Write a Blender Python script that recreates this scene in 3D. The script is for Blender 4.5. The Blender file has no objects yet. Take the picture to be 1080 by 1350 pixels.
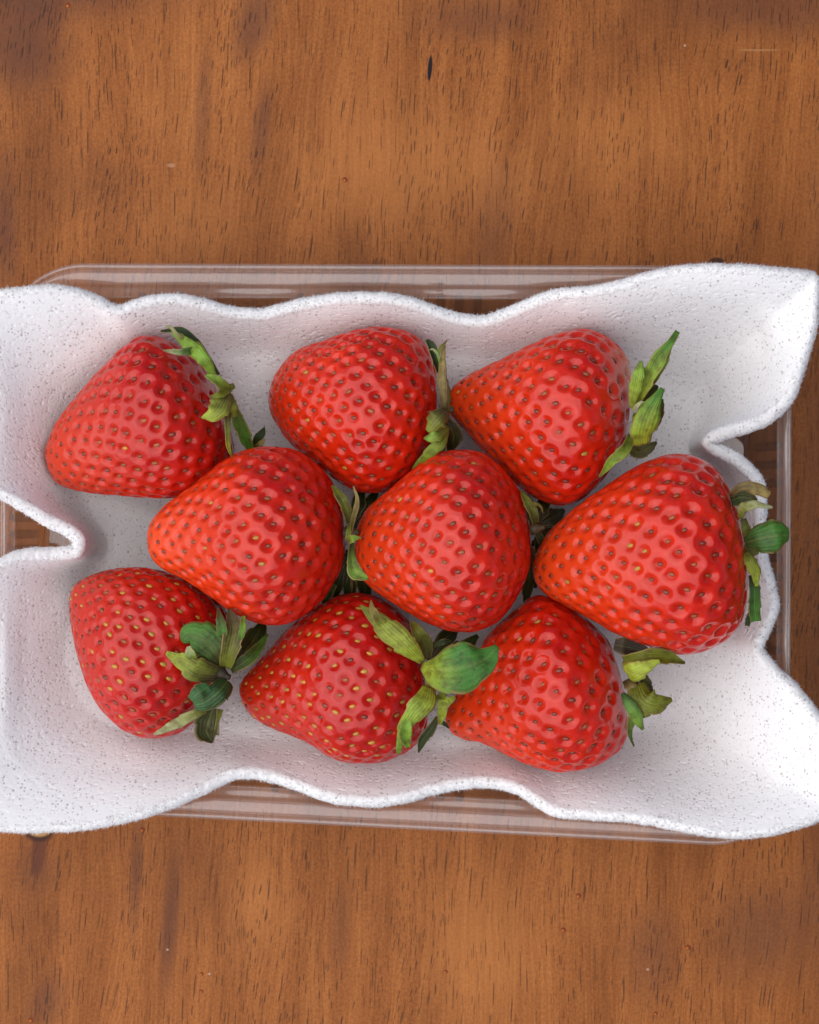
import bpy, math, random
import numpy as np
from mathutils import Vector, noise as mnoise

random.seed(7)
rng = np.random.default_rng(7)
scene = bpy.context.scene
col = scene.collection

# ------------------------------------------------------------------ camera
PX = 0.00018          # metres per photo pixel at the level of the fruit
ZR = 0.030            # that level
DC = 0.60             # camera distance above it
ZC = ZR + DC
cam_d = bpy.data.cameras.new('camera')
cam = bpy.data.objects.new('camera', cam_d)
col.objects.link(cam)
cam.location = (0, 0, ZC)
cam_d.sensor_fit = 'VERTICAL'
cam_d.angle = 2 * math.atan(675 * PX / DC)
cam_d.clip_start = 0.02
cam_d.clip_end = 60
cam_d.dof.use_dof = True
cam_d.dof.focus_distance = DC - 0.018
cam_d.dof.aperture_fstop = 30.0
scene.camera = cam

# ------------------------------------------------------------------ light
SUN_EL, SUN_AZ = 61.0, 193.0     # elevation; direction the light comes from, counter-clockwise from +x
world = bpy.data.worlds.new('World')
scene.world = world
world.use_nodes = True
wn = world.node_tree.nodes
wl = world.node_tree.links
bg = wn['Background']
sky = wn.new('ShaderNodeTexSky')
sky.sky_type = 'NISHITA'
sky.sun_disc = False
sky.sun_elevation = math.radians(SUN_EL)
sky.sun_rotation = math.radians(90 - SUN_AZ)
sky.air_density = 0.45
sky.dust_density = 1.2
sky.ozone_density = 1.0
wl.new(sky.outputs[0], bg.inputs[0])
bg.inputs[1].default_value = 0.05
sd = bpy.data.lights.new('sun', 'SUN')
sd.energy = 1.5
sd.angle = math.radians(108)
sd.color = (1.0, 0.975, 0.945)
sun = bpy.data.objects.new('sun', sd)
col.objects.link(sun)
ld = Vector((math.cos(math.radians(SUN_AZ)) * math.cos(math.radians(SUN_EL)),
             math.sin(math.radians(SUN_AZ)) * math.cos(math.radians(SUN_EL)),
             math.sin(math.radians(SUN_EL))))
sun.rotation_euler = ld.to_track_quat('Z', 'Y').to_euler()
scene.view_settings.view_transform = 'Standard'
scene.view_settings.look = 'None'
scene.view_settings.exposure = 1.14
scene.cycles.transparent_max_bounces = 24
scene.cycles.max_bounces = 10
scene.cycles.diffuse_bounces = 2
scene.cycles.use_denoising = True
scene.cycles.caustics_reflective = False
scene.cycles.caustics_refractive = False


# ------------------------------------------------------------------ helpers
def at(px, py, z):
    """photo pixel at height z (m) -> world"""
    k = (ZC - z) / DC * PX
    return np.stack(np.broadcast_arrays((np.asarray(px, float) - 540) * k, (675 - np.asarray(py, float)) * k,
                                        np.asarray(z, float)), -1)


def catmull(p, n, closed=True):
    """centripetal-ish Catmull-Rom resampled at n points evenly spaced along its length (xy of first two columns)"""
    p = np.asarray(p, float)
    if closed:
        q = np.vstack([p[-1], p, p[0], p[1]])
    else:
        q = np.vstack([2 * p[0] - p[1], p, 2 * p[-1] - p[-2]])
    out = []
    m = len(q) - 3
    for i in range(m):
        a, b, c, d = q[i:i + 4]
        t = np.linspace(0, 1, 24, endpoint=False)[:, None]
        out.append(0.5 * ((2 * b) + (-a + c) * t + (2 * a - 5 * b + 4 * c - d) * t ** 2 + (-a + 3 * b - 3 * c + d) * t ** 3))
    if not closed:
        out.append(q[-2][None])
    o = np.vstack(out)
    if closed:
        o = np.vstack([o, o[:1]])
    dl = np.linalg.norm(np.diff(o[:, :2], axis=0), axis=1)
    L = np.concatenate([[0], np.cumsum(dl + 1e-9)])
    s = np.linspace(0, L[-1], n, endpoint=not closed)
    return np.stack([np.interp(s, L, o[:, k]) for k in range(o.shape[1])], 1)


def gsmooth(a, sig, wrap=False):
    r = int(sig * 3) + 1
    k = np.exp(-0.5 * (np.arange(-r, r + 1) / sig) ** 2)
    k /= k.sum()
    return np.convolve(np.pad(a, r, mode='wrap' if wrap else 'edge'), k, 'valid')


def grid_faces(nr, nc, wrap_c=True, off=0):
    i = np.arange(nr - 1)[:, None]
    j = np.arange(nc if wrap_c else nc - 1)[None, :]
    j2 = (j + 1) % nc
    f = np.stack([i * nc + j, i * nc + j2, (i + 1) * nc + j2, (i + 1) * nc + j], -1).reshape(-1, 4) + off
    return f


def mesh_np(name, verts, quads=None, tris=None, attrs=None, smooth=True):
    me = bpy.data.meshes.new(name)
    verts = np.ascontiguousarray(verts, np.float32)
    parts, tot, st = [], [], 0
    for f, k in ((quads, 4), (tris, 3)):
        if f is not None and len(f):
            f = np.asarray(f, np.int32)
            parts.append(f.ravel())
            tot.append(np.full(len(f), k, np.int32))
    loops = np.concatenate(parts)
    tot = np.concatenate(tot)
    start = np.concatenate([[0], np.cumsum(tot)[:-1]]).astype(np.int32)
    me.vertices.add(len(verts))
    me.vertices.foreach_set('co', verts.ravel())
    me.loops.add(len(loops))
    me.loops.foreach_set('vertex_index', loops)
    me.polygons.add(len(tot))
    me.polygons.foreach_set('loop_start', start)
    me.polygons.foreach_set('loop_total', tot)
    if smooth:
        me.polygons.foreach_set('use_smooth', np.ones(len(tot), bool))
    for an, arr in (attrs or {}).items():
        arr = np.asarray(arr, np.float32)
        if arr.ndim == 1:
            a = me.attributes.new(an, 'FLOAT', 'POINT')
            a.data.foreach_set('value', arr)
        else:
            a = me.attributes.new(an, 'FLOAT_COLOR', 'POINT')
            if arr.shape[1] == 3:
                arr = np.hstack([arr, np.ones((len(arr), 1), np.float32)])
            a.data.foreach_set('color', np.ascontiguousarray(arr).ravel())
    me.update(calc_edges=True)
    me.validate()
    return me


def obj(name, me, mat=None, parent=None, loc=None):
    o = bpy.data.objects.new(name, me)
    col.objects.link(o)
    if mat and me and not me.materials:
        me.materials.append(mat)
    if parent:
        o.parent = parent
    if loc is not None:
        o.location = loc
    return o


def thing(name, label, cat, loc=(0, 0, 0), group=None):
    o = bpy.data.objects.new(name, None)
    o.empty_display_size = 0.01
    col.objects.link(o)
    o.location = loc
    o['label'] = label
    o['category'] = cat
    if group:
        o['group'] = group
    return o


class NT:
    """tiny node-building helper"""
    def __init__(self, name):
        self.mat = bpy.data.materials.new(name)
        self.mat.use_nodes = True
        self.t = self.mat.node_tree
        self.t.nodes.clear()
        self.out = self.n('ShaderNodeOutputMaterial')

    def n(self, kind, **kw):
        nd = self.t.nodes.new(kind)
        for k, v in kw.items():
            setattr(nd, k, v)
        return nd

    def l(self, a, b):
        self.t.links.new(a, b)

    def set(self, sock, v):
        if hasattr(v, 'is_linked'):
            self.l(v, sock)
        else:
            sock.default_value = v

    def m(self, op, a, b=None, c=None, clamp=False):
        nd = self.n('ShaderNodeMath', operation=op, use_clamp=clamp)
        self.set(nd.inputs[0], a)
        if b is not None:
            self.set(nd.inputs[1], b)
        if c is not None:
            self.set(nd.inputs[2], c)
        return nd.outputs[0]

    def mix(self, f, a, b, blend='MIX'):
        nd = self.n('ShaderNodeMix', data_type='RGBA', blend_type=blend)
        self.set(nd.inputs[0], f)
        self.set(nd.inputs[6], a if hasattr(a, 'is_linked') else (*a, 1))
        self.set(nd.inputs[7], b if hasattr(b, 'is_linked') else (*b, 1))
        return nd.outputs[2]

    def ss(self, x, lo, hi, o0=0.0, o1=1.0):
        nd = self.n('ShaderNodeMapRange', interpolation_type='SMOOTHSTEP')
        self.set(nd.inputs[0], x)
        nd.inputs[1].default_value = lo
        nd.inputs[2].default_value = hi
        nd.inputs[3].default_value = o0
        nd.inputs[4].default_value = o1
        return nd.outputs[0]

    def noise(self, vec, scale=1.0, detail=3.0, rough=0.5, dist=0.0):
        nd = self.n('ShaderNodeTexNoise')
        self.l(vec, nd.inputs['Vector'])
        nd.inputs['Scale'].default_value = scale
        nd.inputs['Detail'].default_value = detail
        nd.inputs['Roughness'].default_value = rough
        nd.inputs['Distortion'].default_value = dist
        return nd.outputs['Fac']

    def attr(self, name):
        return self.n('ShaderNodeAttribute', attribute_name=name)

    def comb(self, x, y, z=0.0):
        nd = self.n('ShaderNodeCombineXYZ')
        for i, v in enumerate((x, y, z)):
            self.set(nd.inputs[i], v)
        return nd.outputs[0]

    def bump(self, h, strength, dist, normal=None):
        nd = self.n('ShaderNodeBump')
        nd.inputs['Strength'].default_value = strength
        nd.inputs['Distance'].default_value = dist
        self.l(h, nd.inputs['Height'])
        if normal is not None:
            self.l(normal, nd.inputs['Normal'])
        return nd.outputs[0]

    def bsdf(self, **kw):
        nd = self.n('ShaderNodeBsdfPrincipled')
        for k, v in kw.items():
            k = k.replace('_', ' ')
            self.set(nd.inputs[k], v)
        self.l(nd.outputs[0], self.out.inputs[0])
        return nd


# ------------------------------------------------------------------ materials
def wood_material():
    w = NT('wood')
    tc = w.n('ShaderNodeTexCoord')
    sep = w.n('ShaderNodeSeparateXYZ')
    w.l(tc.outputs['Object'], sep.inputs[0])
    kz = ZC / DC * PX
    # u, v: photo-sized units measured on the table itself
    u = w.m('DIVIDE', sep.outputs[0], kz)
    v = w.m('DIVIDE', sep.outputs[1], kz)
    wob = w.noise(w.comb(w.m('MULTIPLY', u, 1 / 160), w.m('MULTIPLY', v, 1 / 420)), 1, 2)
    uw = w.m('ADD', u, w.m('MULTIPLY', w.m('SUBTRACT', wob, 0.5), 70))
    us = w.m('SUBTRACT', uw, w.m('MULTIPLY', v, 0.05))
    # tone
    band = w.noise(w.comb(w.m('MULTIPLY', us, 1 / 75), w.m('MULTIPLY', v, 1 / 700)), 1, 4, 0.6)
    blot = w.noise(w.comb(w.m('MULTIPLY', u, 1 / 190), w.m('MULTIPLY', v, 1 / 260), 3.3), 1, 3, 0.55, 0.4)
    fine = w.noise(w.comb(w.m('MULTIPLY', us, 1 / 3.6), w.m('MULTIPLY', v, 1 / 170), 1.7), 1, 4, 0.75)
    speck = w.noise(w.comb(w.m('MULTIPLY', u, 1 / 3.2), w.m('MULTIPLY', v, 1 / 4.2), 8.1), 1, 2, 0.7)
    c = w.mix(w.ss(band, 0.25, 0.75), WOOD_D, WOOD_L)
    c = w.mix(w.m('MULTIPLY', w.ss(blot, 0.50, 0.78), 0.55), c, WOOD_DD)
    c = w.mix(w.m('MULTIPLY', w.ss(blot, 0.45, 0.22), 0.35), c, WOOD_LL)
    stre = w.noise(w.comb(w.m('MULTIPLY', us, 1 / 34), w.m('MULTIPLY', v, 1 / 420), 5.2), 1, 3, 0.55)
    c = w.mix(w.m('MULTIPLY', w.ss(stre, 0.60, 0.78), 0.30), c, WOOD_DD)
    c = w.mix(w.ss(fine, 0.35, 0.65, 0.0, 0.62), c, WOOD_F, 'MULTIPLY')
    c = w.mix(w.ss(speck, 0.3, 0.7, 0.0, 0.55), c, (0.55, 0.48, 0.44), 'MULTIPLY')
    # the big dark figure of this board (growth flames), seen at the corners and in two streaks; the tall right-edge strip is painted shade
    def blob(cx, cy, rx, ry, soft=0.6, slant=0.0):
        dx = w.m('SUBTRACT', w.m('SUBTRACT', u, cx - 540), w.m('MULTIPLY', w.m('SUBTRACT', v, 675 - cy), slant))
        dx = w.m('DIVIDE', dx, rx)
        dy = w.m('DIVIDE', w.m('SUBTRACT', v, 675 - cy), ry)
        r = w.m('SQRT', w.m('ADD', w.m('MULTIPLY', dx, dx), w.m('MULTIPLY', dy, dy)))
        r = w.m('ADD', r, w.m('MULTIPLY', w.m('SUBTRACT', fine, 0.5), 0.5))
        r = w.m('ADD', r, w.m('MULTIPLY', w.m('SUBTRACT', blot, 0.5), 0.9))
        return w.ss(r, 1.0, 1.0 - soft)
    for cx, cy, rx, ry, a, sl in ((30, 60, 95, 110, .62, 0.0), (60, -10, 240, 60, .5, 0.0), (335, 30, 34, 70, .5, .25),
                                  (345, 170, 18, 90, .42, .12), (268, 150, 14, 110, .3, .05), (1010, 10, 260, 66, .5, 0),
                                  (640, 25, 130, 50, .4, 0), (225, 1210, 20, 150, .55, .08), (180, 1150, 14, 120, .45, .05),
                                  (45, 1150, 50, 60, .32, .0), (450, 1220, 22, 90, .3, .05), (60, 1320, 40, 60, .4, .1),
                                  (1000, 1230, 110, 110, .45, .1), (860, 1260, 60, 90, .35, .0), (650, 300, 40, 120, .3, .1),
                                  (8, 300, 30, 160, .5, .0), (1090, 760, 60, 900, .4, .0)):  # last entry: shade beside the tray, painted into the wood
        c = w.mix(w.m('MULTIPLY', blob(cx, cy, rx, ry, 0.9, sl), min(.85, a * 1.15)), c, WOOD_P)
    for cx, cy, rx, ry, a in ((530, 230, 230, 130, .32), (250, 300, 120, 80, .2), (620, 1270, 110, 160, .28), (330, 1200, 70, 120, .25), (800, 180, 140, 110, .2)):
        c = w.mix(w.m('MULTIPLY', blob(cx, cy, rx, ry, 0.95, 0), a), c, WOOD_LL)
    # open pores: short dashes and long hair lines along the grain
    def pores(sx, sy, seed, lo, keep, slant, warp):
        uu = w.m('SUBTRACT', w.m('ADD', u, w.m('MULTIPLY', w.m('SUBTRACT', wob, 0.5), warp)), w.m('MULTIPLY', v, slant))
        vo = w.n('ShaderNodeTexVoronoi', voronoi_dimensions='2D')
        w.l(w.comb(w.m('ADD', w.m('DIVIDE', uu, sx), seed), w.m('DIVIDE', v, sy)), vo.inputs['Vector'])
        vo.inputs['Scale'].default_value = 1.0
        sp = w.n('ShaderNodeSeparateColor')
        w.l(vo.outputs['Color'], sp.inputs[0])
        on = w.m('GREATER_THAN', sp.outputs[0], keep)
        wid = w.m('MULTIPLY', sp.outputs[1], 0.5)
        d = w.m('SUBTRACT', vo.outputs['Distance'], w.m('MULTIPLY', wid, lo))
        mk = w.ss(d, lo * 1.0, lo * 0.45)
        return w.m('MULTIPLY', mk, w.m('MULTIPLY', on, w.m('ADD', 0.45, w.m('MULTIPLY', sp.outputs[2], 0.55))))
    gate = w.noise(w.comb(w.m('MULTIPLY', us, 1 / 60), w.m('MULTIPLY', v, 1 / 240), 9.4), 1, 2)
    p1 = w.m('MULTIPLY', pores(5.4, 44, 3.1, 0.15, 0.40, 0.12, 60), w.ss(gate, 0.36, 0.55))
    p2 = pores(7.5, 150, 11.7, 0.095, 0.30, 0.05, 60)
    p3 = w.m('MULTIPLY', pores(4.6, 24, 23.3, 0.19, 0.62, 0.12, 60), w.ss(gate, 0.5, 0.65))
    p4 = w.m('MULTIPLY', pores(11, 210, 41.9, 0.075, 0.4, 0.05, 60), w.ss(gate, 0.6, 0.4))
    p5 = w.m('MULTIPLY', pores(6.6, 70, 61.3, 0.10, 0.45, 0.07, 60), 0.8)
    p = w.m('MAXIMUM', w.m('MAXIMUM', w.m('MAXIMUM', p1, p2), w.m('MAXIMUM', p3, p4)), p5)
    c = w.mix(w.m('MULTIPLY', p, 0.72), c, (0.022, 0.012, 0.010))
    # marks of this very board: a gouge, a pin hole, pale nick under the liner, scratch, crumbs of finish
    def spot(cx, cy, rx, ry, colr, a=1.0, slant=0.0):
        nonlocal c
        dy = w.m('SUBTRACT', v, 675 - cy)
        dx = w.m('DIVIDE', w.m('SUBTRACT', w.m('SUBTRACT', u, cx - 540), w.m('MULTIPLY', dy, slant)), rx)
        dy = w.m('DIVIDE', dy, ry)
        r = w.m('SQRT', w.m('ADD', w.m('MULTIPLY', dx, dx), w.m('MULTIPLY', dy, dy)))
        c = w.mix(w.m('MULTIPLY', w.ss(r, 1.1, 0.7), a), c, colr)
    spot(567, 90, 3.2, 19, (0.012, 0.009, 0.012), 1, 0.08)
    for x, y, r in ((455, 237, 4), (90, 7, 4), (188, 1094, 4), (763, 1181, 4), (743, 1226, 4), (266, 1284, 3), (266, 1307, 3),
                    (907, 1249, 4), (41, 1345, 4), (588, 1281, 3), (865, 1336, 3)):
        spot(x, y, r, r, (0.16, 0.03, 0.008), .9)
        spot(x - 1, y + 1, r * .5, r * .5, (0.45, 0.13, 0.02), .9)
    spot(945, 345, 11, 6, (0.02, 0.012, 0.01), .8)
    spot(51, 1120, 10, 40, (0.10, 0.03, 0.018), .7, 0.1)
    spot(52, 1098, 20, 13, (0.05, 0.018, 0.012), .9)
    spot(52, 1094, 16, 10, (0.52, 0.28, 0.10), .9)
    spot(1000, 66, 30, 1.5, (0.42, 0.20, 0.08), .6, 0)
    spot(226, 218, 6, 3, (0.5, 0.27, 0.16), .5)
    for x, y in ((221, 1252), (276, 1284), (903, 60), (854, 1278)):
        spot(x, y, 2, 1.6, (0.62, 0.45, 0.36), .5)
    rgh = w.m('ADD', 0.40, w.m('MULTIPLY', speck, 0.14))
    hgt = w.m('SUBTRACT', w.m('MULTIPLY', speck, 0.25), p)
    w.bsdf(Base_Color=c, Roughness=rgh, Normal=w.bump(hgt, 0.35, 0.0002), Specular_IOR_Level=0.14)
    return w.mat


WOOD_L = (0.46, 0.162, 0.041)
WOOD_LL = (0.58, 0.222, 0.060)
WOOD_D = (0.30, 0.097, 0.022)
WOOD_DD = (0.165, 0.052, 0.016)
WOOD_P = (0.085, 0.032, 0.022)
WOOD_F = (0.66, 0.58, 0.54)


def flesh_material():
    w = NT('strawberry_flesh')
    u = w.attr('along').outputs['Fac']
    pit = w.attr('pit').outputs['Fac']
    pale = w.attr('pale').outputs['Fac']
    tc = w.n('ShaderNodeTexCoord')
    n1 = w.noise(tc.outputs['Object'], 75, 4, 0.6)
    n2 = w.noise(tc.outputs['Object'], 900, 2, 0.6)
    tip = w.attr('tiptone').outputs['Fac']
    c = w.mix(w.ss(n1, 0.3, 0.7), (0.48, 0.0045, 0.0018), (0.68, 0.020, 0.003))
    c = w.mix(w.attr('crimson').outputs['Fac'], c, (0.40, 0.0035, 0.005))
    c = w.mix(tip, c, (0.82, 0.085, 0.012))
    c = w.mix(w.m('MULTIPLY', pit, 0.5), c, (0.50, 0.018, 0.004))
    c = w.mix(pale, c, (0.72, 0.42, 0.20))
    c = w.mix(w.ss(n2, 0.4, 0.8, 0, 0.12), c, (0.75, 0.10, 0.05))
    rgh = w.m('ADD', 0.14, w.m('MULTIPLY', n1, 0.10))
    b = w.bsdf(Base_Color=c, Roughness=rgh, Normal=w.bump(n2, 0.16, 0.00025), Subsurface_Weight=0.28,
               Subsurface_Scale=0.0016, Specular_IOR_Level=0.46)
    b.inputs['Subsurface Radius'].default_value = (1.0, 0.18, 0.10)
    return w.mat


def seed_material():
    w = NT('strawberry_seed')
    a = w.attr('tone')
    w.bsdf(Base_Color=a.outputs['Color'], Roughness=0.35, Specular_IOR_Level=0.6)
    return w.mat


def leaf_material():
    w = NT('sepal')
    a = w.attr('tone').outputs['Color']
    uv = w.attr('leafuv').outputs['Vector']
    s = w.n('ShaderNodeSeparateXYZ')
    w.l(uv, s.inputs[0])
    tc = w.n('ShaderNodeTexCoord')
    n1 = w.noise(tc.outputs['Object'], 420, 4, 0.6)
    n2 = w.noise(tc.outputs['Object'], 1800, 2, 0.6)
    # veins: fan from midrib
    vein = w.m('SINE', w.m('ADD', w.m('MULTIPLY', s.outputs[1], w.m('SUBTRACT', 26.0, w.m('MULTIPLY', s.outputs[0], 8.0))), w.m('MULTIPLY', n1, 7.0)))
    mid = w.ss(w.m('ABSOLUTE', s.outputs[1]), 0.12, 0.02)
    edge = w.ss(w.m('ABSOLUTE', s.outputs[1]), 0.80, 1.0)
    c = w.mix(w.ss(n1, 0.38, 0.70, 0, 0.85), a, (0.46, 0.36, 0.26), 'MULTIPLY')
    c = w.mix(w.ss(vein, 0.0, 1.0, 0, 0.07), c, (0.40, 0.40, 0.10))
    c = w.mix(w.m('MULTIPLY', mid, 0.15), c, (0.38, 0.40, 0.10))
    c = w.mix(w.m('MULTIPLY', edge, w.ss(n1, 0.35, 0.6, 0.15, 0.75)), c, (0.42, 0.27, 0.10))
    h = w.m('ADD', w.m('MULTIPLY', n2, 0.5), w.m('MULTIPLY', vein, 0.16))
    w.bsdf(Base_Color=c, Roughness=0.5, Normal=w.bump(h, 0.75, 0.0003), Subsurface_Weight=0.0, Specular_IOR_Level=0.45)
    p = w.t.nodes['Principled BSDF']
    tr = w.n('ShaderNodeBsdfTranslucent')
    w.l(c, tr.inputs[0])
    ms = w.n('ShaderNodeMixShader')
    ms.inputs[0].default_value = 0.22
    w.l(p.outputs[0], ms.inputs[1])
    w.l(tr.outputs[0], ms.inputs[2])
    w.l(ms.outputs[0], w.out.inputs[0])
    return w.mat


def foam_material():
    w = NT('foam')
    tc = w.n('ShaderNodeTexCoord')
    P = tc.outputs['Object']
    n1 = w.noise(P, 1500, 3, 0.7)
    n3 = w.noise(P, 420, 2, 0.5)
    vo = w.n('ShaderNodeTexVoronoi')
    w.l(P, vo.inputs['Vector'])
    vo.inputs['Scale'].default_value = 1250
    sp = w.n('ShaderNodeSeparateColor')
    w.l(vo.outputs['Color'], sp.inputs[0])
    hole = w.m('MULTIPLY', w.ss(vo.outputs['Distance'], 0.34, 0.16), w.m('GREATER_THAN', sp.outputs[0], 0.38))
    vo2 = w.n('ShaderNodeTexVoronoi')
    w.l(P, vo2.inputs['Vector'])
    vo2.inputs['Scale'].default_value = 640
    sp2 = w.n('ShaderNodeSeparateColor')
    w.l(vo2.outputs['Color'], sp2.inputs[0])
    big = w.m('MULTIPLY', w.ss(vo2.outputs['Distance'], 0.26, 0.12), w.m('GREATER_THAN', sp2.outputs[0], 0.80))
    h = w.m('SUBTRACT', w.m('SUBTRACT', w.m('MULTIPLY', n1, 0.8), w.m('MULTIPLY', hole, 0.9)), w.m('MULTIPLY', big, 1.2))
    # open cells: pore shade and the brown behind the thin foam, painted as colour
    opn = w.m('MAXIMUM', w.m('MULTIPLY', hole, w.ss(n3, 0.36, 0.62, 0.16, 0.6)), w.m('MULTIPLY', big, 0.55))
    c = w.mix(w.ss(n1, 0.3, 0.7), (0.85, 0.85, 0.85), (0.90, 0.90, 0.90))
    c = w.mix(opn, c, (0.26, 0.185, 0.155))
    pr = w.bsdf(Base_Color=c, Roughness=0.9, Normal=w.bump(h, 0.3, 0.0002), Specular_IOR_Level=0.12, Subsurface_Weight=0.55, Subsurface_Scale=0.0011)
    pr.inputs['Subsurface Radius'].default_value = (1, 1, 1)
    tr = w.n('ShaderNodeBsdfTranslucent')
    tr.inputs[0].default_value = (0.86, 0.86, 0.86, 1)
    ms = w.n('ShaderNodeMixShader')
    ms.inputs[0].default_value = 0.04
    w.l(pr.outputs[0], ms.inputs[1])
    w.l(tr.outputs[0], ms.inputs[2])
    w.l(ms.outputs[0], w.out.inputs[0])
    return w.mat


def plastic_material(haze, tint=(0.992, 0.99, 0.988)):
    w = NT('clear_plastic')
    tc = w.n('ShaderNodeTexCoord')
    n1 = w.noise(tc.outputs['Object'], 60, 2, 0.5)
    geo = w.n('ShaderNodeNewGeometry')
    dot = w.n('ShaderNodeVectorMath', operation='DOT_PRODUCT')
    w.l(geo.outputs['Normal'], dot.inputs[0])
    w.l(geo.outputs['Incoming'], dot.inputs[1])
    om = w.m('SUBTRACT', 1.0, w.m('ABSOLUTE', dot.outputs['Value']), clamp=True)
    frs = w.m('ADD', 0.05, w.m('MULTIPLY', w.m('POWER', om, 5.0), 0.8))
    tr = w.n('ShaderNodeBsdfTransparent')
    tr.inputs[0].default_value = (*tint, 1)
    gl = w.n('ShaderNodeBsdfGlossy')
    gl.inputs['Roughness'].default_value = 0.03
    gl.inputs['Color'].default_value = (1, 1, 1, 1)
    nb = w.bump(n1, 0.12, 0.001)
    w.l(nb, gl.inputs['Normal'])
    df = w.n('ShaderNodeBsdfDiffuse')
    df.inputs[0].default_value = (0.8, 0.8, 0.82, 1)
    m0 = w.n('ShaderNodeMixShader')
    m0.inputs[0].default_value = haze
    w.l(tr.outputs[0], m0.inputs[1])
    w.l(df.outputs[0], m0.inputs[2])
    m1 = w.n('ShaderNodeMixShader')
    w.l(w.m('MULTIPLY', frs, 1.0, clamp=True), m1.inputs[0])
    w.l(m0.outputs[0], m1.inputs[1])
    w.l(gl.outputs[0], m1.inputs[2])
    w.l(m1.outputs[0], w.out.inputs[0])
    return w.mat


M_WOOD, M_FLESH, M_SEED, M_LEAF = wood_material(), flesh_material(), seed_material(), leaf_material()
M_FOAM, M_PLAST, M_RIM, M_RIB = foam_material(), plastic_material(0.022), plastic_material(0.085), plastic_material(0.07, (0.66, 0.64, 0.62))

# ------------------------------------------------------------------ table
hx = 0.9
tv = [(-hx, -hx, -.03), (hx, -hx, -.03), (hx, hx, -.03), (-hx, hx, -.03), (-hx, -hx, 0), (hx, -hx, 0), (hx, hx, 0), (-hx, hx, 0)]
tq = [(3, 2, 1, 0), (4, 5, 6, 7), (0, 1, 5, 4), (1, 2, 6, 5), (2, 3, 7, 6), (3, 0, 4, 7)]
table = obj('table_top', mesh_np('table_top', tv, tq, smooth=False), M_WOOD)
table['kind'] = 'structure'
table['label'] = 'warm brown varnished wooden table top with dark grain lines'

# ------------------------------------------------------------------ clear plastic tray
def rounded_quad(c, r, n):
    """c: 4 corners (px), radius r each -> n points evenly along the outline, plus outward unit normals"""
    c = np.asarray(c, float)
    pts = []
    for i in range(4):
        p, a, b = c[i], c[i - 1], c[(i + 1) % 4]
        d1 = (a - p) / np.linalg.norm(a - p)
        d2 = (b - p) / np.linalg.norm(b - p)
        p1, p2 = p + d1 * r[i], p + d2 * r[i]
        for t in np.linspace(0, 1, 40):
            k = 0.5523
            q1, q2 = p1 - d1 * r[i] * k, p2 - d2 * r[i] * k
            pts.append((1 - t) ** 3 * p1 + 3 * (1 - t) ** 2 * t * q1 + 3 * (1 - t) * t ** 2 * q2 + t ** 3 * p2)
    o = np.vstack([pts, pts[:1]])
    L = np.concatenate([[0], np.cumsum(np.linalg.norm(np.diff(o, axis=0), axis=1))])
    s = np.linspace(0, L[-1], n, endpoint=False)
    q = np.stack([np.interp(s, L, o[:, k]) for k in (0, 1)], 1)
    t = np.roll(q, -1, 0) - np.roll(q, 1, 0)
    t /= np.linalg.norm(t, axis=1)[:, None]
    nr = np.stack([t[:, 1], -t[:, 0]], 1)
    return q, nr, L[-1]


RIM = [(2, 347.5), (1043, 351.5), (1040, 1118.5), (2, 1064.5)]
NC = 1500
TZ = 0.0315              # height of the rim
TS = TZ / 0.042
rq, rn, rL = rounded_quad(RIM, (112, 112, 105, 110), NC)
rw = at(rq[:, 0], rq[:, 1], TZ)[:, :2]
rnw = np.stack([rn[:, 0], -rn[:, 1]], 1)
cen = rw.mean(0)
if ((rw - cen) * rnw).sum() < 0:
    rnw = -rnw


LW = 41.8               # width of the flange on the long sides; the short sides have a third of it
ff = 0.32 + 0.68 * gsmooth(rnw[:, 1] ** 2, 12, True)


def sweep(profile):
    rows = []
    for o, z in profile:
        oo = o * ff if o <= LW else o - LW + LW * ff
        rows.append(np.column_stack([rw - rnw * oo[:, None] * PX, np.full(NC, z * 0.001 * TS)]))
    return np.vstack(rows)


tray = thing('plastic_tray', 'clear shallow plastic punnet with ribbed walls and flat moulded rim on the table', 'tray', (0, 0, 0))
rim_prof = [(1.5, 38.6), (0.6, 40), (0.4, 41.2), (1.4, 42.2), (3.2, 42.6), (5.0, 42.3), (6.6, 41.3), (8.2, 40.9), (9.8, 41.2),
            (11.2, 42.2), (12.6, 42.6), (15, 42.5), (20, 42.3), (25, 42.1), (26.6, 41.6), (27.6, 40.4), (28.6, 39.6),
            (31, 39.3), (35, 39.0), (40, 38.7), (41.8, 38.2)]
V = sweep(rim_prof)
ro = obj('rim', mesh_np('tray_rim', V, grid_faces(len(rim_prof), NC)), M_RIM, tray)
base_prof = [(41.8, 38.2), (42.8, 37.2), (43.6, 35.5), (46, 30), (50, 20), (54, 10), (56.5, 4.5), (58.5, 2.4), (62, 1.2), (68, 0.8),
             (90, 0.8), (110, 1.6), (118, 1.7), (200, 1.7)]
V = sweep(base_prof)
Vc = np.array([[cen[0], cen[1], 0.0017 * TS]])
last = (len(base_prof) - 1) * NC
tri = [(last + j, last + (j + 1) % NC, len(V)) for j in range(NC)]
bo = obj('basin', mesh_np('tray_basin', np.vstack([V, Vc]), grid_faces(len(base_prof), NC), tri), M_PLAST, tray)
for o in (ro, bo):
    md = o.modifiers.new('wall_thickness', 'SOLIDIFY')
    md.thickness = 0.00035
    md.offset = -1


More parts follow.
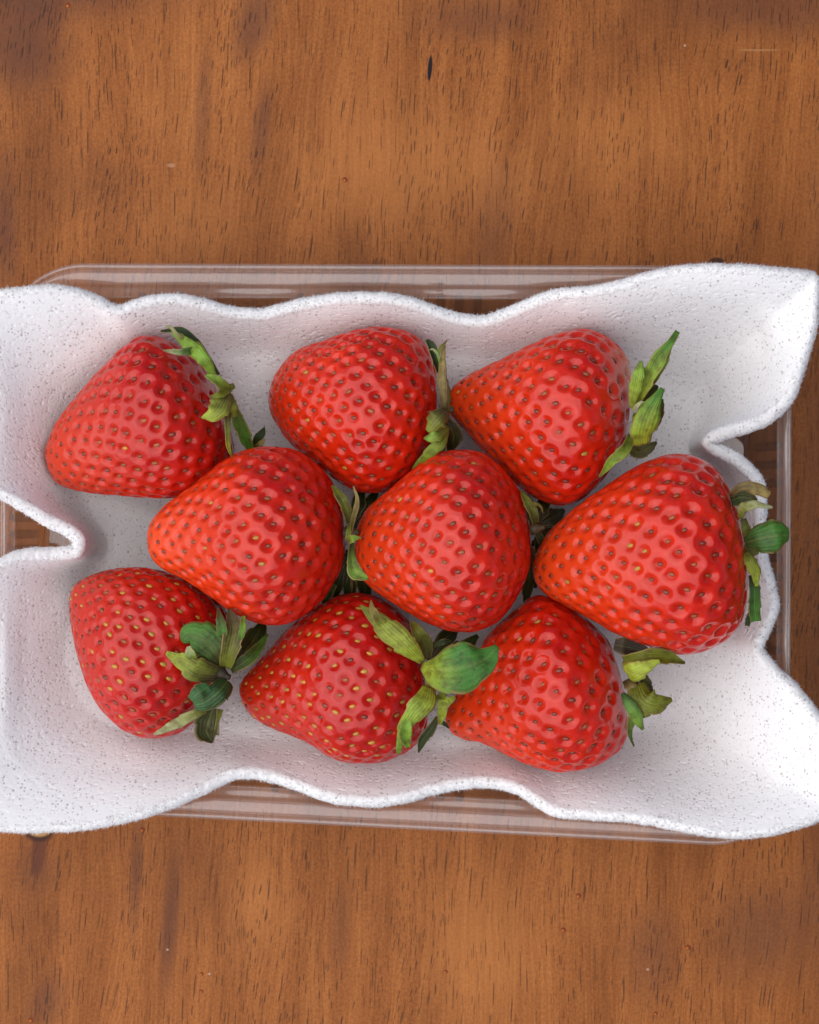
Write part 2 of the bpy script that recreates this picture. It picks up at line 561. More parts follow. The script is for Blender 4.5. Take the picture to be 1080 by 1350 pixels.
def rib_mesh():
    # half-round vertical flute on the outside of the sloping wall: local x = outward, z = up
    n, hh = 9, 9
    zs = np.linspace(0.004, 0.0385, 14)
    vs = []
    for k, z in enumerate(zs):
        dr = (56.5 - (z * 1000 - 4.5) * (56.5 - 43.6) / (35.5 - 4.5)) * PX
        e = min(1.0, (zs[-1] - z) / 0.004 + 0.0, (z - zs[0]) / 0.004 + 0.05)
        e = math.sqrt(max(0.0, 1 - (1 - e) ** 2))
        for a in np.linspace(-math.pi / 2, math.pi / 2, n):
            vs.append((-dr + 0.0002 + 0.0016 * e * math.cos(a), 0.0011 * e * math.sin(a), z * TS))
    return mesh_np('tray_rib', np.array(vs), grid_faces(len(zs), n, False))


RIBM = rib_mesh()
RIBM.materials.append(M_RIB)


def rib_at(px, py):
    w = at(px, py, TZ)[:2]
    i = int(np.argmin(((rw - w) ** 2).sum(1)))
    sh = rw[i] + rnw[i] * LW * (1 - ff[i]) * PX
    o = obj('rib', RIBM, None, tray, (sh[0], sh[1], 0))
    o.rotation_euler = (0, 0, math.atan2(rnw[i][1], rnw[i][0]))


for g in (185, 395, 583, 780):
    for k in (0, 24, 48):
        rib_at(g + k, 348)
for g in (160, 360, 556, 770):
    for k in (0, 24, 48):
        rib_at(g + k, 1075 + (g + k - 200) * 0.0514)
for g, st in ((587, 25), (690, 28), (735, 28), (833, 26)):
    for k in range(3 if g in (587,) else 2):
        rib_at(1043, g + k * st)
for g in (682, 704, 724, 600, 624, 790, 812):
    rib_at(2, g)

FT = 0.0034           # foam thickness
ZF = 0.0042           # its upper face on the tray floor

# ------------------------------------------------------------------ strawberries
G_ = (0.065, 0.22, 0.018)
DG = (0.022, 0.060, 0.010)
BG = (0.040, 0.155, 0.040)
OL = (0.215, 0.245, 0.018)
YG = (0.420, 0.520, 0.045)
LG = (0.250, 0.440, 0.045)
BR = (0.090, 0.060, 0.022)
DB = (0.045, 0.030, 0.016)
PA = (0.520, 0.540, 0.280)
TA = (0.420, 0.310, 0.100)
DO = (0.060, 0.062, 0.010)

GOLD = math.pi * (3 - math.sqrt(5))


class Berry:
    def __init__(self, label, outline, tip, cal, z0, nseed, depth=0.165, df=0.95, lie=0.5, tone=0.0, pale=None, phase=0.0,
                 tipamt=0.55, seed_yellow=0.04, tilt=0.0, crim=0.0):
        self.label = label
        nseed = int(nseed * 1.33)
        depth *= 1.38
        o = catmull(outline, 500)
        tip, cal = np.array(tip, float), np.array(cal, float)
        half = np.ptp(o[:, 1]) / 2
        zc = z0 + half * PX * df * 0.9
        self.zc = zc
        W = at(o[:, 0], o[:, 1], zc)[:, :2]
        T, C = at(*tip, zc)[:2], at(*cal, zc)[:2]
        a = (C - T) / np.linalg.norm(C - T)
        b = np.array([-a[1], a[0]])
        self.a, self.b, self.org = a, b, T
        S, Q = (W - T) @ a, (W - T) @ b
        s0, s1 = S.min(), S.max()
        n = 700
        sg = s0 + (s1 - s0) * (0.5 - 0.5 * np.cos(np.linspace(0, math.pi, n)))
        lo, hi = np.zeros(n), np.zeros(n)
        S2, Q2 = np.roll(S, -1), np.roll(Q, -1)
        for k, s in enumerate(sg):
            if k in (0, n - 1):
                q = Q[np.argmin(S)] if k == 0 else Q[np.argmax(S)]
                lo[k] = hi[k] = q
                continue
            m = (S - s) * (S2 - s) <= 0
            t = (s - S[m]) / (S2[m] - S[m] + 1e-15)
            qq = Q[m] + t * (Q2[m] - Q[m])
            lo[k], hi[k] = (qq.min(), qq.max()) if len(qq) else (np.nan, np.nan)
        w, c = (hi - lo) / 2, (hi + lo) / 2
        ok = ~np.isnan(w)
        w, c = np.interp(sg, sg[ok], w[ok]), np.interp(sg, sg[ok], c[ok])
        w2 = gsmooth(w, 8)
        w2[0] = w2[-1] = 0
        e = np.minimum(np.arange(n), n - 1 - np.arange(n)) / 24.0
        e = np.clip(e, 0, 1)
        w = w * (1 - e) + w2 * e
        c = gsmooth(c, 14)
        # resample by arc length
        al = np.concatenate([[0], np.cumsum(np.hypot(np.diff(sg), np.diff(w)))])
        NR, NP = 165, 310
        g = np.linspace(0, al[-1], NR)
        self.s, self.w, self.c = (np.interp(g, al, x) for x in (sg, w, c))
        # the cap round the calyx is dimpled: pull the last rings in
        capd = np.clip((g - (al[-1] - 0.010)) / 0.010, 0, 1)
        s = self.s - 0.0022 * capd ** 2
        d = self.w * df
        dm = d.max()
        zax = z0 + dm * (1 - lie) + gsmooth(d, 10) * lie + tilt * (s - s.mean())
        self.zax, self.d = zax, d
        ph = np.linspace(0, 2 * math.pi, NP, endpoint=False)
        nz = [(rng.normal(0, 1), rng.uniform(0, 6.28), k) for k in (2, 3, 4, 5)]
        lump = np.zeros((NR, NP))
        for amp, p0, k in nz:
            lump += 0.010 * amp * np.cos(k * ph[None] + p0 + 3 * g[:, None] / al[-1] * (1 if k % 2 else -1)) * np.sin(math.pi * g / al[-1])[:, None]
        # keep the traced outline: lumps fade near the sides
        lump *= np.abs(np.sin(ph))[None] ** 0.7
        X = c_ = None
        ww = self.w[:, None] * (1 + lump)
        dd = d[:, None] * (1 + lump)
        cq = self.c[:, None] + ww * np.cos(ph)[None]
        P = np.empty((NR, NP, 3))
        P[..., 0] = T[0] + a[0] * s[:, None] + b[0] * cq
        P[..., 1] = T[1] + a[1] * s[:, None] + b[1] * cq
        P[..., 2] = zax[:, None] + dd * np.sin(ph)[None]
        du = np.gradient(P, axis=0)
        dp = np.roll(P, -1, 1) - np.roll(P, 1, 1)
        N = np.cross(dp, du)
        N /= np.linalg.norm(N, axis=2)[..., None] + 1e-15
        ctr = np.stack([T[0] + a[0] * s + b[0] * self.c, T[1] + a[1] * s + b[1] * self.c, zax], 1)
        if ((P - ctr[:, None]) * N).sum() < 0:
            N = -N
        N[0], N[-1] = N[0].mean(0), N[-1].mean(0)
        N /= np.linalg.norm(N, axis=2)[..., None] + 1e-15
        # achenes on a golden-angle spiral, closer together at the tip
        u = g / al[-1]
        spc = 0.72 + 0.42 * np.clip(u / 0.6, 0, 1)
        dens = self.w / spc ** 2 * np.clip((0.985 - u) / 0.05, 0, 1) * (0.35 + 0.65 * np.clip((0.90 - u) / 0.10, 0, 1))
        cum = np.concatenate([[0], np.cumsum((dens[1:] + dens[:-1]) / 2)])
        cum /= cum[-1]
        ii = np.arange(nseed)
        us = np.interp((ii + 0.5) / nseed, cum, u) + rng.normal(0, 0.003, nseed)
        ps = (ii * GOLD + phase + rng.normal(0, 0.020, nseed)) % (2 * math.pi)
        ri = np.clip(us, 0.004, 0.99) * (NR - 1)
        pi_ = ps / (2 * math.pi) * NP

        def samp(A):
            r0 = np.floor(ri).astype(int)
            r1 = np.minimum(r0 + 1, NR - 1)
            f = (ri - r0)[:, None]
            k0 = np.floor(pi_).astype(int) % NP
            k1 = (k0 + 1) % NP
            h = (pi_ - np.floor(pi_))[:, None]
            return (A[r0, k0] * (1 - h) + A[r0, k1] * h) * (1 - f) + (A[r1, k0] * (1 - h) + A[r1, k1] * h) * f
        SP, SN = samp(P), samp(N)
        SN /= np.linalg.norm(SN, axis=1)[:, None]
        area = (2 * math.pi * self.w * np.gradient(g)).sum()
        sp0 = math.sqrt(area / nseed / 0.866)
        Sloc = sp0 * np.interp(us, u, spc) / 1.0
        near = np.full(NR * NP, 9.0)
        idx = np.zeros(NR * NP, int)
        F = P.reshape(-1, 3)
        for k in range(nseed):
            df_ = F - SP[k]
            dk = (df_ ** 2).sum(1) - 0.28 * (df_[:, 0] * a[0] + df_[:, 1] * a[1]) ** 2
            m = dk < near
            near[m] = dk[m]
            idx[m] = k
        near = np.sqrt(near)
        sl = Sloc[idx]
        pd = rng.uniform(0.65, 1.2, nseed)
        # shallower at the very tip and close to the cap
        pd *= np.interp(us, [0, 0.10, 0.3, 0.84, 0.97], [0.35, 0.55, 1.0, 1.0, 0.45])
        A = depth * sl * pd[idx]
        sig = 0.255 * sl
        x = near / sig
        pit = np.exp(-x ** 2.7)
        h = -A * pit + 0.08 * A * np.exp(-((x - 1.75) / 0.55) ** 2)
        h *= np.clip(near * 0 + 1, 0, 1)
        D = F + N.reshape(-1, 3) * h[:, None]
        self.P, self.D = P, D.reshape(NR, NP, 3)
        along = np.repeat(u, NP)
        pl = np.zeros(NR * NP)
        if pale:
            amt, start, dirph, spread = pale
            aw = np.exp(-(np.angle(np.exp(1j * (ph - dirph))) / spread) ** 2) if spread else np.ones(NP)
            pl = (np.clip((u - start) / (0.965 - start), 0, 1) ** 1.6)[:, None] * aw[None] * amt
            pl = pl.ravel()
        tt = np.clip((0.58 - along) / 0.58, 0, 1) ** 1.15 * tipamt + tone
        quads = grid_faces(NR, NP)
        self.root = thing('strawberry', label, 'strawberry', (float(ctr[NR // 2][0]), float(ctr[NR // 2][1]), float(z0)), 'ripe strawberries in the foam lined punnet')
        self.off = np.array(self.root.location)
        # weld the two poles
        me = mesh_np('flesh', self.D.reshape(-1, 3) - self.off, quads, None, {'along': along, 'pit': pit, 'pale': pl, 'tiptone': tt, 'crimson': np.full(NR * NP, crim)})
        obj('flesh', me, M_FLESH, self.root)
        # achenes
        fwd = np.array([a[0], a[1], 0.0])
        sv, sq, st, sc = [], [], [], []
        nl, nk = 6, 8
        for k in range(nseed):
            n_ = SN[k]
            f_ = fwd - n_ * fwd.dot(n_)
            if np.linalg.norm(f_) < 0.2:
                f_ = np.cross(n_, [0.3, 0.2, 1.0])
            f_ /= np.linalg.norm(f_)
            ang = rng.normal(0, 0.2)
            r_ = np.cross(n_, f_)
            f_, r_ = f_ * math.cos(ang) + r_ * math.sin(ang), r_ * math.cos(ang) - f_ * math.sin(ang)
            Lk = PX * 4.3 * rng.uniform(0.85, 1.15) * np.interp(us[k], [0, .4], [.8, 1])
            base = SP[k] - n_ * (depth * Sloc[k] * pd[k] * 0.93)
            b0 = len(sv)
            for i_ in range(nl + 1):
                t_ = math.pi * i_ / nl
                xx = -math.cos(t_)
                rad = math.sin(t_) * (0.62 + 0.14 * xx)
                for j_ in range(nk):
                    an = 2 * math.pi * j_ / nk
                    sv.append(base + f_ * xx * Lk + r_ * math.cos(an) * rad * Lk + n_ * (math.sin(an) * rad * 0.62 * Lk + 0.10 * Lk))
            sq.append(grid_faces(nl + 1, nk, True, b0))
            y = rng.random() < seed_yellow
            v_ = rng.uniform(0.8, 1.2)
            cl = np.array((0.46, 0.24, 0.03) if y else (0.20, 0.035, 0.014)) * v_
            if not y and rng.random() < 0.35:
                cl = np.array((0.30, 0.075, 0.018)) * v_
            sc += [cl] * ((nl + 1) * nk)
        sm = mesh_np('seeds', np.array(sv) - self.off, np.vstack(sq), None, {'tone': np.array(sc)})
        so = obj('seeds', sm, M_SEED, self.root)
        so['kind'] = 'stuff'

    def underside(self, xy):
        v = xy - self.org
        s_, q = v @ self.a, v @ self.b
        w = np.interp(s_, self.s, self.w)
        r_ = (q - np.interp(s_, self.s, self.c)) / (w * 1.03 + 1e-6)
        z = np.interp(s_, self.s, self.zax) - np.interp(s_, self.s, self.d) * np.sqrt(np.clip(1 - r_ * r_, 0, 1))
        z[(np.abs(r_) >= 1) | (s_ < self.s[0] - 0.0005) | (s_ > self.s[-1] + 0.0005)] = 9.0
        return z

    def surf(self, x, y):
        v = np.array([x, y]) - self.org
        s, q = v @ self.a, v @ self.b
        if s < self.s[0] or s > self.s[-1]:
            return -1.0
        w = np.interp(s, self.s, self.w)
        c = np.interp(s, self.s, self.c)
        r = (q - c) / (w + 1e-9)
        if abs(r) >= 1:
            return -1.0
        return float(np.interp(s, self.s, self.zax) + np.interp(s, self.s, self.d) * math.sqrt(1 - r * r))

    def sepal(self, pts, wid, c0, c1, cup=0.25, roll=0.0, lift=0.7, name='sepal', curl=0.0, label=None, kf=1.15, jag=1.0):
        p = []
        for (px, py, z) in pts:
            z = z * 0.001 + 0.0099
            for _ in range(2):
                w_ = at(px, py, z)
                sf = self.surf(w_[0], w_[1])
                z = max(z, sf + lift * 0.001)
            p.append(at(px, py, z))
        p = np.array(p)
        t = np.linspace(0, 1, len(p))
        n = 34
        pr = np.column_stack([p])
        sp = catmull(np.column_stack([p, np.array(wid, float)]), n, False)
        P, Wd = sp[:, :3], np.maximum(sp[:, 3] * 0.94, 0.25) * PX
        T = np.gradient(P, axis=0)
        T /= np.linalg.norm(T, axis=1)[:, None]
        m = 9
        vs, tone, uvs = [], [], []
        ph1, ph2 = rng.uniform(0, 6.28, 2)
        for i in range(n):
            H = np.array([0, 0, 1.0])
            S = np.cross(T[i], H)
            S /= np.linalg.norm(S) + 1e-9
            N = np.cross(S, T[i])
            r = math.radians(roll)
            S, N = S * math.cos(r) + N * math.sin(r), N * math.cos(r) - S * math.sin(r)
            ti = i / (n - 1)
            for j in range(m):
                a = -1 + 2 * j / (m - 1)
                wv = 1 + 0.07 * math.sin(5 * ti + ph1 + (2 if a > 0 else 0)) + 0.03 * math.sin(19 * ti + ph2 + a) + jag * (0.22 * ((ti * (3.3 if a > 0 else 2.7) + ph1) % 1.0) - 0.10) * (ti > .25) * abs(a)
                off = cup * a * a + curl * a * ti
                wav = 0.07 * math.sin(7 * ti + ph1 + 2.5 * a) * abs(a) + 0.04 * math.sin(15 * ti + ph2 - a)
                hw = Wd[i] / 2
                vs.append(P[i] + S * a * hw * wv + N * hw * (off + wav - 0.12 * math.exp(-(a / 0.18) ** 2)))
                k = np.clip(ti * kf + 0.10 * math.sin(4 * a + ph2), 0, 1)
                tone.append(np.array(c0) * (1 - k) + np.array(c1) * k)
                uvs.append((ti, a, 0))
        me = mesh_np(name, np.array(vs) - self.off, grid_faces(n, m, False), None, {'tone': np.array(tone), 'leafuv': np.array(uvs)})
        o = obj(name, me, M_LEAF, self.root)
        md = o.modifiers.new('thickness', 'SOLIDIFY')
        md.thickness = 0.00016
        md.offset = 0
        if label:
            o['label'] = label
        return o

    def hub(self, px, py, z, r, c=BR, dirv=None):
        """short dried stalk end in the middle of the calyx"""
        z = z * .001 + .0099
        p = at(px, py, z)
        d = np.array([self.a[0], self.a[1], 0.25]) if dirv is None else np.array(dirv, float)
        d /= np.linalg.norm(d)
        s = np.cross(d, [0, 0, 1.0])
        s /= np.linalg.norm(s)
        t = np.cross(s, d)
        vs, nk = [], 12
        for h, q in ((-.9, .9), (-.3, 1.0), (.2, .8), (.6, .5), (1.0, .42), (1.15, .40), (1.2, .2), (1.2, 0.02)):
            for j in range(nk):
                a = 2 * math.pi * j / nk
                rr = r * PX * q * (1 + .12 * math.sin(3 * a + h * 4))
                vs.append(p + d * h * r * PX + (s * math.cos(a) + t * math.sin(a)) * rr)
        n = len(vs)
        me = mesh_np('stalk', np.array(vs) - self.off, grid_faces(8, nk), None,
                     {'tone': np.tile(np.array(c), (n, 1)), 'leafuv': np.tile(np.array([0, .5, 0]), (n, 1))})
        obj('stalk', me, M_LEAF, self.root)


ZB = ZF + 0.0118
UP = 0.0078

# 1 upper left
b1 = Berry('strawberry in the upper left corner of the foam, tip pointing to the lower left',
           [(190, 443), (167, 455), (143, 477), (117, 503), (93, 530), (74, 553), (60, 580), (55, 597), (60, 617), (68, 634), (87, 644), (117, 650),
            (150, 653), (187, 656), (220, 657), (248, 653), (275, 642), (298, 622), (308, 598), (305, 570), (293, 532), (270, 488), (241, 460), (214, 446)],
           (57, 606), (287, 534), ZB, 235, depth=.16, phase=0.4, crim=.55, tipamt=.55)
b1.sepal([(284, 500, 38), (268, 474, 42), (250, 456, 40), (226, 437, 36)], [7, 18, 20, 3], LG, LG, -.35, 12)
b1.sepal([(286, 496, 34), (262, 458, 35), (240, 438, 34), (212, 437, 33)], [10, 13, 12, 4], DG, DG, .5, -40)
b1.sepal([(248, 450, 38), (236, 443, 39), (226, 432, 38), (219, 430, 37)], [3, 4, 4, 2], TA, PA, -.3, 0)
b1.sepal([(254, 462, 40), (238, 464, 42), (226, 463, 42), (215, 462, 42)], [10, 9, 6, 1], G_, PA, .3, 10)
b1.sepal([(300, 514, 40), (288, 503, 42), (279, 498, 42), (270, 495, 42)], [12, 14, 10, 2], OL, LG, .4, -20)
b1.sepal([(301, 512, 40), (290, 520, 43), (277, 523, 43)], [14, 10, 2], OL, OL, .2, 0)
b1.sepal([(299, 514, 40), (293, 530, 43), (282, 545, 44), (266, 551, 43)], [14, 27, 24, 2], BR, YG, -.25, 6)
b1.sepal([(302, 520, 39), (306, 535, 40), (309, 550, 38)], [10, 15, 8], OL, OL, -.3, 10)
b1.sepal([(301, 540, 39), (300, 560, 40), (301, 588, 38), (307, 605, 36)], [12, 8, 6, 1], BR, YG, .3, 30)
b1.sepal([(306, 530, 36), (315, 550, 34), (323, 572, 31), (331, 594, 28)], [8, 18, 20, 10], DO, G_, .45, -25)
b1.sepal([(333, 590, 24), (340, 578, 26), (346, 570, 26), (349, 563, 26)], [6, 12, 9, 1], DG, DG, .2, 0)
b1.sepal([(334, 594, 27), (343, 586, 28), (349, 578, 28)], [5, 8, 3], OL, TA, .2, 0)
b1.hub(299, 512, 36, 9, OL)

# 2 upper middle
b2 = Berry('round blunt strawberry in the middle of the top row',
           [(507, 432), (480, 433), (453, 440), (423, 450), (400, 457), (383, 467), (367, 484), (357, 501), (352, 523), (355, 543), (365, 561), (378, 580),
            (398, 598), (423, 617), (447, 636), (472, 648), (500, 650), (527, 640), (549, 623), (567, 596), (577, 567), (580, 540), (579, 513), (576, 487), (569, 468), (557, 450), (541, 439), (526, 434)],
           (352, 526), (578, 527), ZB, 265, depth=.17, phase=2.0, tipamt=.35, df=.92)
b2.sepal([(579, 490, 36), (574, 472, 38), (569, 458, 38), (563, 448, 37)], [8, 13, 13, 5], DG, DG, .4, -20)
b2.sepal([(580, 478, 42), (577, 467, 43), (572, 461, 43), (565, 461, 42)], [3, 3.5, 3, 1], LG, PA, .2, 0)
b2.sepal([(577, 468, 42), (581, 459, 43), (585, 454, 43), (590, 448, 42)], [5, 5, 4, 1], LG, TA, .2, 0)
b2.sepal([(587, 545, 38), (584, 515, 41), (583, 485, 42), (586, 455, 42)], [9, 13, 10, 3], BR, TA, -.4, 12)
b2.sepal([(590, 540, 36), (590, 520, 38), (588, 500, 38)], [6, 8, 4], OL, BR, -.3, 0)
b2.sepal([(590, 540, 39), (581, 549, 43), (572, 559, 43), (564, 569, 42)], [14, 28, 24, 8], BR, OL, -.5, 0)
b2.sepal([(590, 562, 38), (577, 572, 42), (568, 577, 42), (559, 578, 41)], [10, 19, 14, 2], OL, LG, -.35, 0)
b2.sepal([(588, 565, 37), (579, 585, 40), (563, 601, 38), (544, 619, 32)], [12, 18, 14, 3], OL, LG, -.3, 8)
b2.sepal([(588, 552, 26), (598, 575, 24), (592, 598, 20)], [10, 24, 4], DB, DO, .2, 0)  # this one and the next are added low down to darken the gap
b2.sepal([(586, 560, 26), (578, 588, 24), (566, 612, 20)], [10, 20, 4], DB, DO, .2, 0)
b2.hub(588, 540, 33, 9, BR)

# 3 upper right
b3 = Berry('strawberry at the right end of the top row with pale shoulder and long upright sepals',
           [(766, 434), (744, 438), (715, 447), (687, 460), (656, 475), (627, 488), (606, 501), (594, 513), (590, 527), (594, 543), (606, 558), (624, 579),
            (643, 602), (665, 624), (684, 642), (706, 657), (728, 665), (747, 666), (767, 658), (786, 642), (803, 622), (818, 600), (828, 576), (830, 548), (833, 520), (834, 494), (829, 472), (816, 456), (800, 444), (785, 437)],
           (589, 530), (832, 540), ZB, 215, depth=.14, phase=3.1, tipamt=.75, pale=(1.0, .66, .75, .6), df=.94)
b3.sepal([(836, 535, 38), (850, 506, 42), (867, 476, 45), (880, 458, 46), (894, 437, 46)], [12, 19, 20, 12, 7], YG, G_, .35, 12)
b3.sepal([(840, 530, 36), (860, 505, 40), (876, 480, 43), (884, 455, 44)], [8, 8, 9, 6], OL, LG, .2, 30)
b3.sepal([(833, 538, 40), (838, 515, 43), (842, 495, 45), (845, 476, 45)], [6, 17, 18, 4], YG, LG, -.3, 0)
b3.sepal([(848, 587, 38), (848, 570, 42), (856, 545, 45), (866, 526, 46), (874, 512, 46)], [26, 37, 30, 15, 6], YG, G_, -.35, -4, jag=0.4)
b3.sepal([(834, 543, 42), (840, 535, 45), (847, 529, 46)], [4, 6, 3], PA, PA, .2, 20)
b3.sepal([(864, 560, 34), (870, 545, 37), (873, 526, 39)], [10, 12, 4], DO, DG, .2, 0)
b3.sepal([(831, 574, 39), (825, 592, 43), (808, 606, 43), (790, 629, 38)], [8, 15, 13, 2], OL, LG, .45, 10)
b3.sepal([(830, 592, 30), (842, 596, 32), (856, 590, 33), (866, 583, 33)], [10, 18, 14, 3], DO, DO, .2, 0)
b3.sepal([(852, 530, 32), (860, 518, 35), (866, 508, 37)], [12, 14, 6], DO, DG, .2, 0)
b3.hub(843, 553, 32, 9, OL)

# 7 lower left
b7 = Berry('strawberry in the lower left corner with a full star of green and brown sepals',
           [(167, 748), (143, 751), (120, 758), (101, 767), (91, 780), (89, 800), (92, 823), (98, 850), (107, 880), (117, 906), (130, 929), (147, 948),
            (167, 964), (190, 973), (213, 973), (237, 967), (258, 950), (276, 926), (292, 896), (303, 862), (305, 830), (297, 806), (278, 784), (250, 765), (215, 753), (190, 748)],
           (92, 792), (285, 884), ZB, 255, depth=.13, phase=1.2, crim=.5, tipamt=.25, pale=(.35, .87, 2.6, .9), seed_yellow=.35, df=.93, tilt=-.14)
b7.sepal([(294, 880, 37), (285, 862, 42), (270, 846, 43), (250, 838, 42), (240, 846, 41)], [18, 44, 48, 34, 6], DO, G_, -.18, 0)
b7.sepal([(293, 838, 43), (291, 820, 43), (289, 808, 42), (287, 799, 41)], [16, 12, 6, 1], G_, BR, .1, 0)
b7.sepal([(255, 868, 44), (251, 860, 45), (249, 852, 45)], [10, 13, 6], LG, PA, .3, 10)
b7.sepal([(292, 890, 38), (265, 886, 43), (243, 873, 44), (219, 861, 43)], [20, 33, 26, 6], DB, YG, -.18, 8)
b7.sepal([(297, 880, 38), (304, 855, 42), (309, 830, 42), (302, 803, 40)], [16, 25, 26, 5], OL, BR, .25, -8)
b7.sepal([(314, 850, 42), (320, 830, 43), (321, 812, 41)], [5, 9, 5], G_, LG, .2, 0)
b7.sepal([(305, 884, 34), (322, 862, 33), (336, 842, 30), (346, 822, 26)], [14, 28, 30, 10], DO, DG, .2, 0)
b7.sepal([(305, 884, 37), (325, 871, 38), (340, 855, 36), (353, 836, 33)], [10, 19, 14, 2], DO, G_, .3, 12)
b7.sepal([(300, 897, 38), (290, 910, 41), (272, 925, 41), (256, 930, 40)], [22, 32, 30, 16], DG, BG, -.22, 8)
b7.sepal([(276, 905, 42), (262, 913, 43), (251, 922, 42)], [12, 22, 10], BG, BG, -.2, 0)
b7.sepal([(272, 936, 36), (252, 944, 37), (230, 956, 33), (203, 968, 27)], [8, 15, 15, 4], OL, PA, -.25, 10)
b7.sepal([(282, 932, 32), (276, 948, 30), (272, 964, 28), (280, 979, 26)], [16, 33, 31, 3], DO, DO, .55, 0)
b7.sepal([(290, 935, 33), (287, 950, 33), (283, 962, 32)], [10, 5, 1], OL, OL, .2, 30)
b7.hub(294, 889, 38, 9, DB, (.75, -.35, .25))

# 8 bottom middle
b8 = Berry('strawberry in the middle of the bottom row under one big rounded dark green sepal',
           [(313, 911), (318, 898), (335, 878), (356, 855), (381, 827), (406, 806), (430, 791), (452, 783), (476, 781), (500, 788), (522, 802), (541, 822),
            (555, 850), (562, 882), (565, 910), (566, 940), (560, 967), (546, 985), (525, 997), (504, 1004), (476, 1006), (451, 1004), (430, 996), (409, 981), (384, 971), (353, 960), (332, 948), (318, 930)],
           (314, 914), (564, 897), ZB, 260, depth=.13, phase=4.4, crim=.6, tipamt=.25, seed_yellow=.6, df=.9, tone=-.0)
b8.sepal([(557, 873, 42), (536, 852, 46), (512, 830, 46), (492, 812, 44), (475, 798, 42)], [10, 29, 30, 18, 3], YG, OL, -.2, 6)
b8.sepal([(503, 822, 46), (494, 808, 47), (490, 800, 46), (489, 791, 45)], [14, 10, 7, 1], OL, TA, .2, 0)
b8.sepal([(563, 868, 36), (560, 850, 40), (552, 835, 42), (543, 820, 40)], [12, 20, 18, 6], DO, OL, .3, -10)
b8.sepal([(556, 878, 45), (575, 883, 51), (600, 882, 54), (625, 876, 54), (643, 867, 53), (656, 852, 52)], [10, 46, 66, 58, 34, 7], YG, (0.055, 0.215, 0.022), -.07, 8, kf=2.2, jag=0.35)
b8.sepal([(572, 852, 40), (585, 846, 41), (596, 846, 40)], [4, 7, 3], DG, DG, 0, 0)
b8.sepal([(566, 905, 42), (560, 925, 46), (545, 943, 46), (532, 965, 42), (525, 994, 36)], [18, 34, 26, 16, 5], YG, LG, -.2, 8)
b8.sepal([(538, 948, 45), (534, 965, 44), (538, 985, 40)], [10, 18, 6], LG, LG, .4, 10)
b8.sepal([(578, 915, 40), (588, 925, 42), (600, 919, 42)], [12, 14, 5], OL, YG, .3, 0)
b8.sepal([(585, 922, 42), (583, 938, 41), (580, 955, 38)], [14, 13, 4], YG, YG, .35, 0)
b8.sepal([(577, 945, 32), (568, 962, 31), (557, 976, 29), (552, 992, 27)], [6, 13, 12, 2], DO, DG, .3, 10)
b8.sepal([(578, 952, 26), (586, 954, 26), (592, 960, 26)], [3, 6, 2], DG, DG, .1, 0)
b8.sepal([(566, 872, 28), (585, 845, 26), (605, 826, 20)], [10, 26, 4], DB, DG, .2, 0)  # two dark sepals added so the gap reads darker
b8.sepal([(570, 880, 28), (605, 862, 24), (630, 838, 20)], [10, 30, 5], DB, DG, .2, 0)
b8.hub(572, 897, 40, 10, OL)

# 9 bottom right
b9 = Berry('strawberry at the right end of the bottom row, partly under the largest strawberry',
           [(703, 785), (683, 800), (660, 820), (643, 838), (628, 866), (610, 905), (592, 936), (588, 953), (597, 970), (617, 979), (640, 983), (667, 996),
            (693, 1007), (720, 1015), (747, 1017), (773, 1012), (797, 1003), (816, 989), (828, 970), (829, 940), (825, 905), (820, 880), (811, 858), (797, 838), (773, 816), (747, 797), (723, 786)],
           (589, 957), (826, 895), ZB, 205, depth=.15, phase=5.3, tipamt=.6, pale=(.8, .84, .9, .9), df=.95)
b9.sepal([(810, 850, 34), (825, 853, 34), (842, 857, 31), (856, 862, 28)], [16, 26, 24, 8], DB, BR, .2, 0)
b9.sepal([(822, 870, 38), (846, 867, 41), (872, 866, 40), (903, 874, 36)], [10, 17, 20, 3], OL, OL, .6, 15)
b9.sepal([(826, 872, 38), (850, 872, 38), (872, 871, 38)], [6, 12, 6], DO, DG, .2, 0)
b9.sepal([(826, 890, 40), (838, 886, 43), (854, 878, 44), (870, 871, 44)], [30, 30, 16, 4], YG, YG, -.25, -6)
b9.sepal([(846, 890, 36), (852, 900, 36), (860, 914, 35)], [12, 15, 3], DO, DO, .2, 0)
b9.sepal([(840, 900, 37), (848, 920, 40), (864, 928, 40), (886, 922, 38)], [22, 34, 32, 5], OL, OL, -.2, 6)
b9.sepal([(845, 912, 38), (848, 930, 40), (852, 946, 38)], [10, 26, 12], OL, OL, -.2, 0)
b9.sepal([(821, 914, 40), (830, 928, 42), (840, 946, 41), (848, 962, 38)], [6, 16, 17, 4], BG, LG, -.35, 0)
b9.sepal([(836, 938, 38), (831, 955, 37), (831, 970, 34), (836, 984, 31)], [12, 11, 6, 2], OL, G_, .2, 20)
b9.sepal([(826, 896, 36), (832, 906, 38), (830, 918, 38)], [14, 16, 5], BR, TA, -.2, 0)
b9.hub(838, 905, 36, 9, BR)

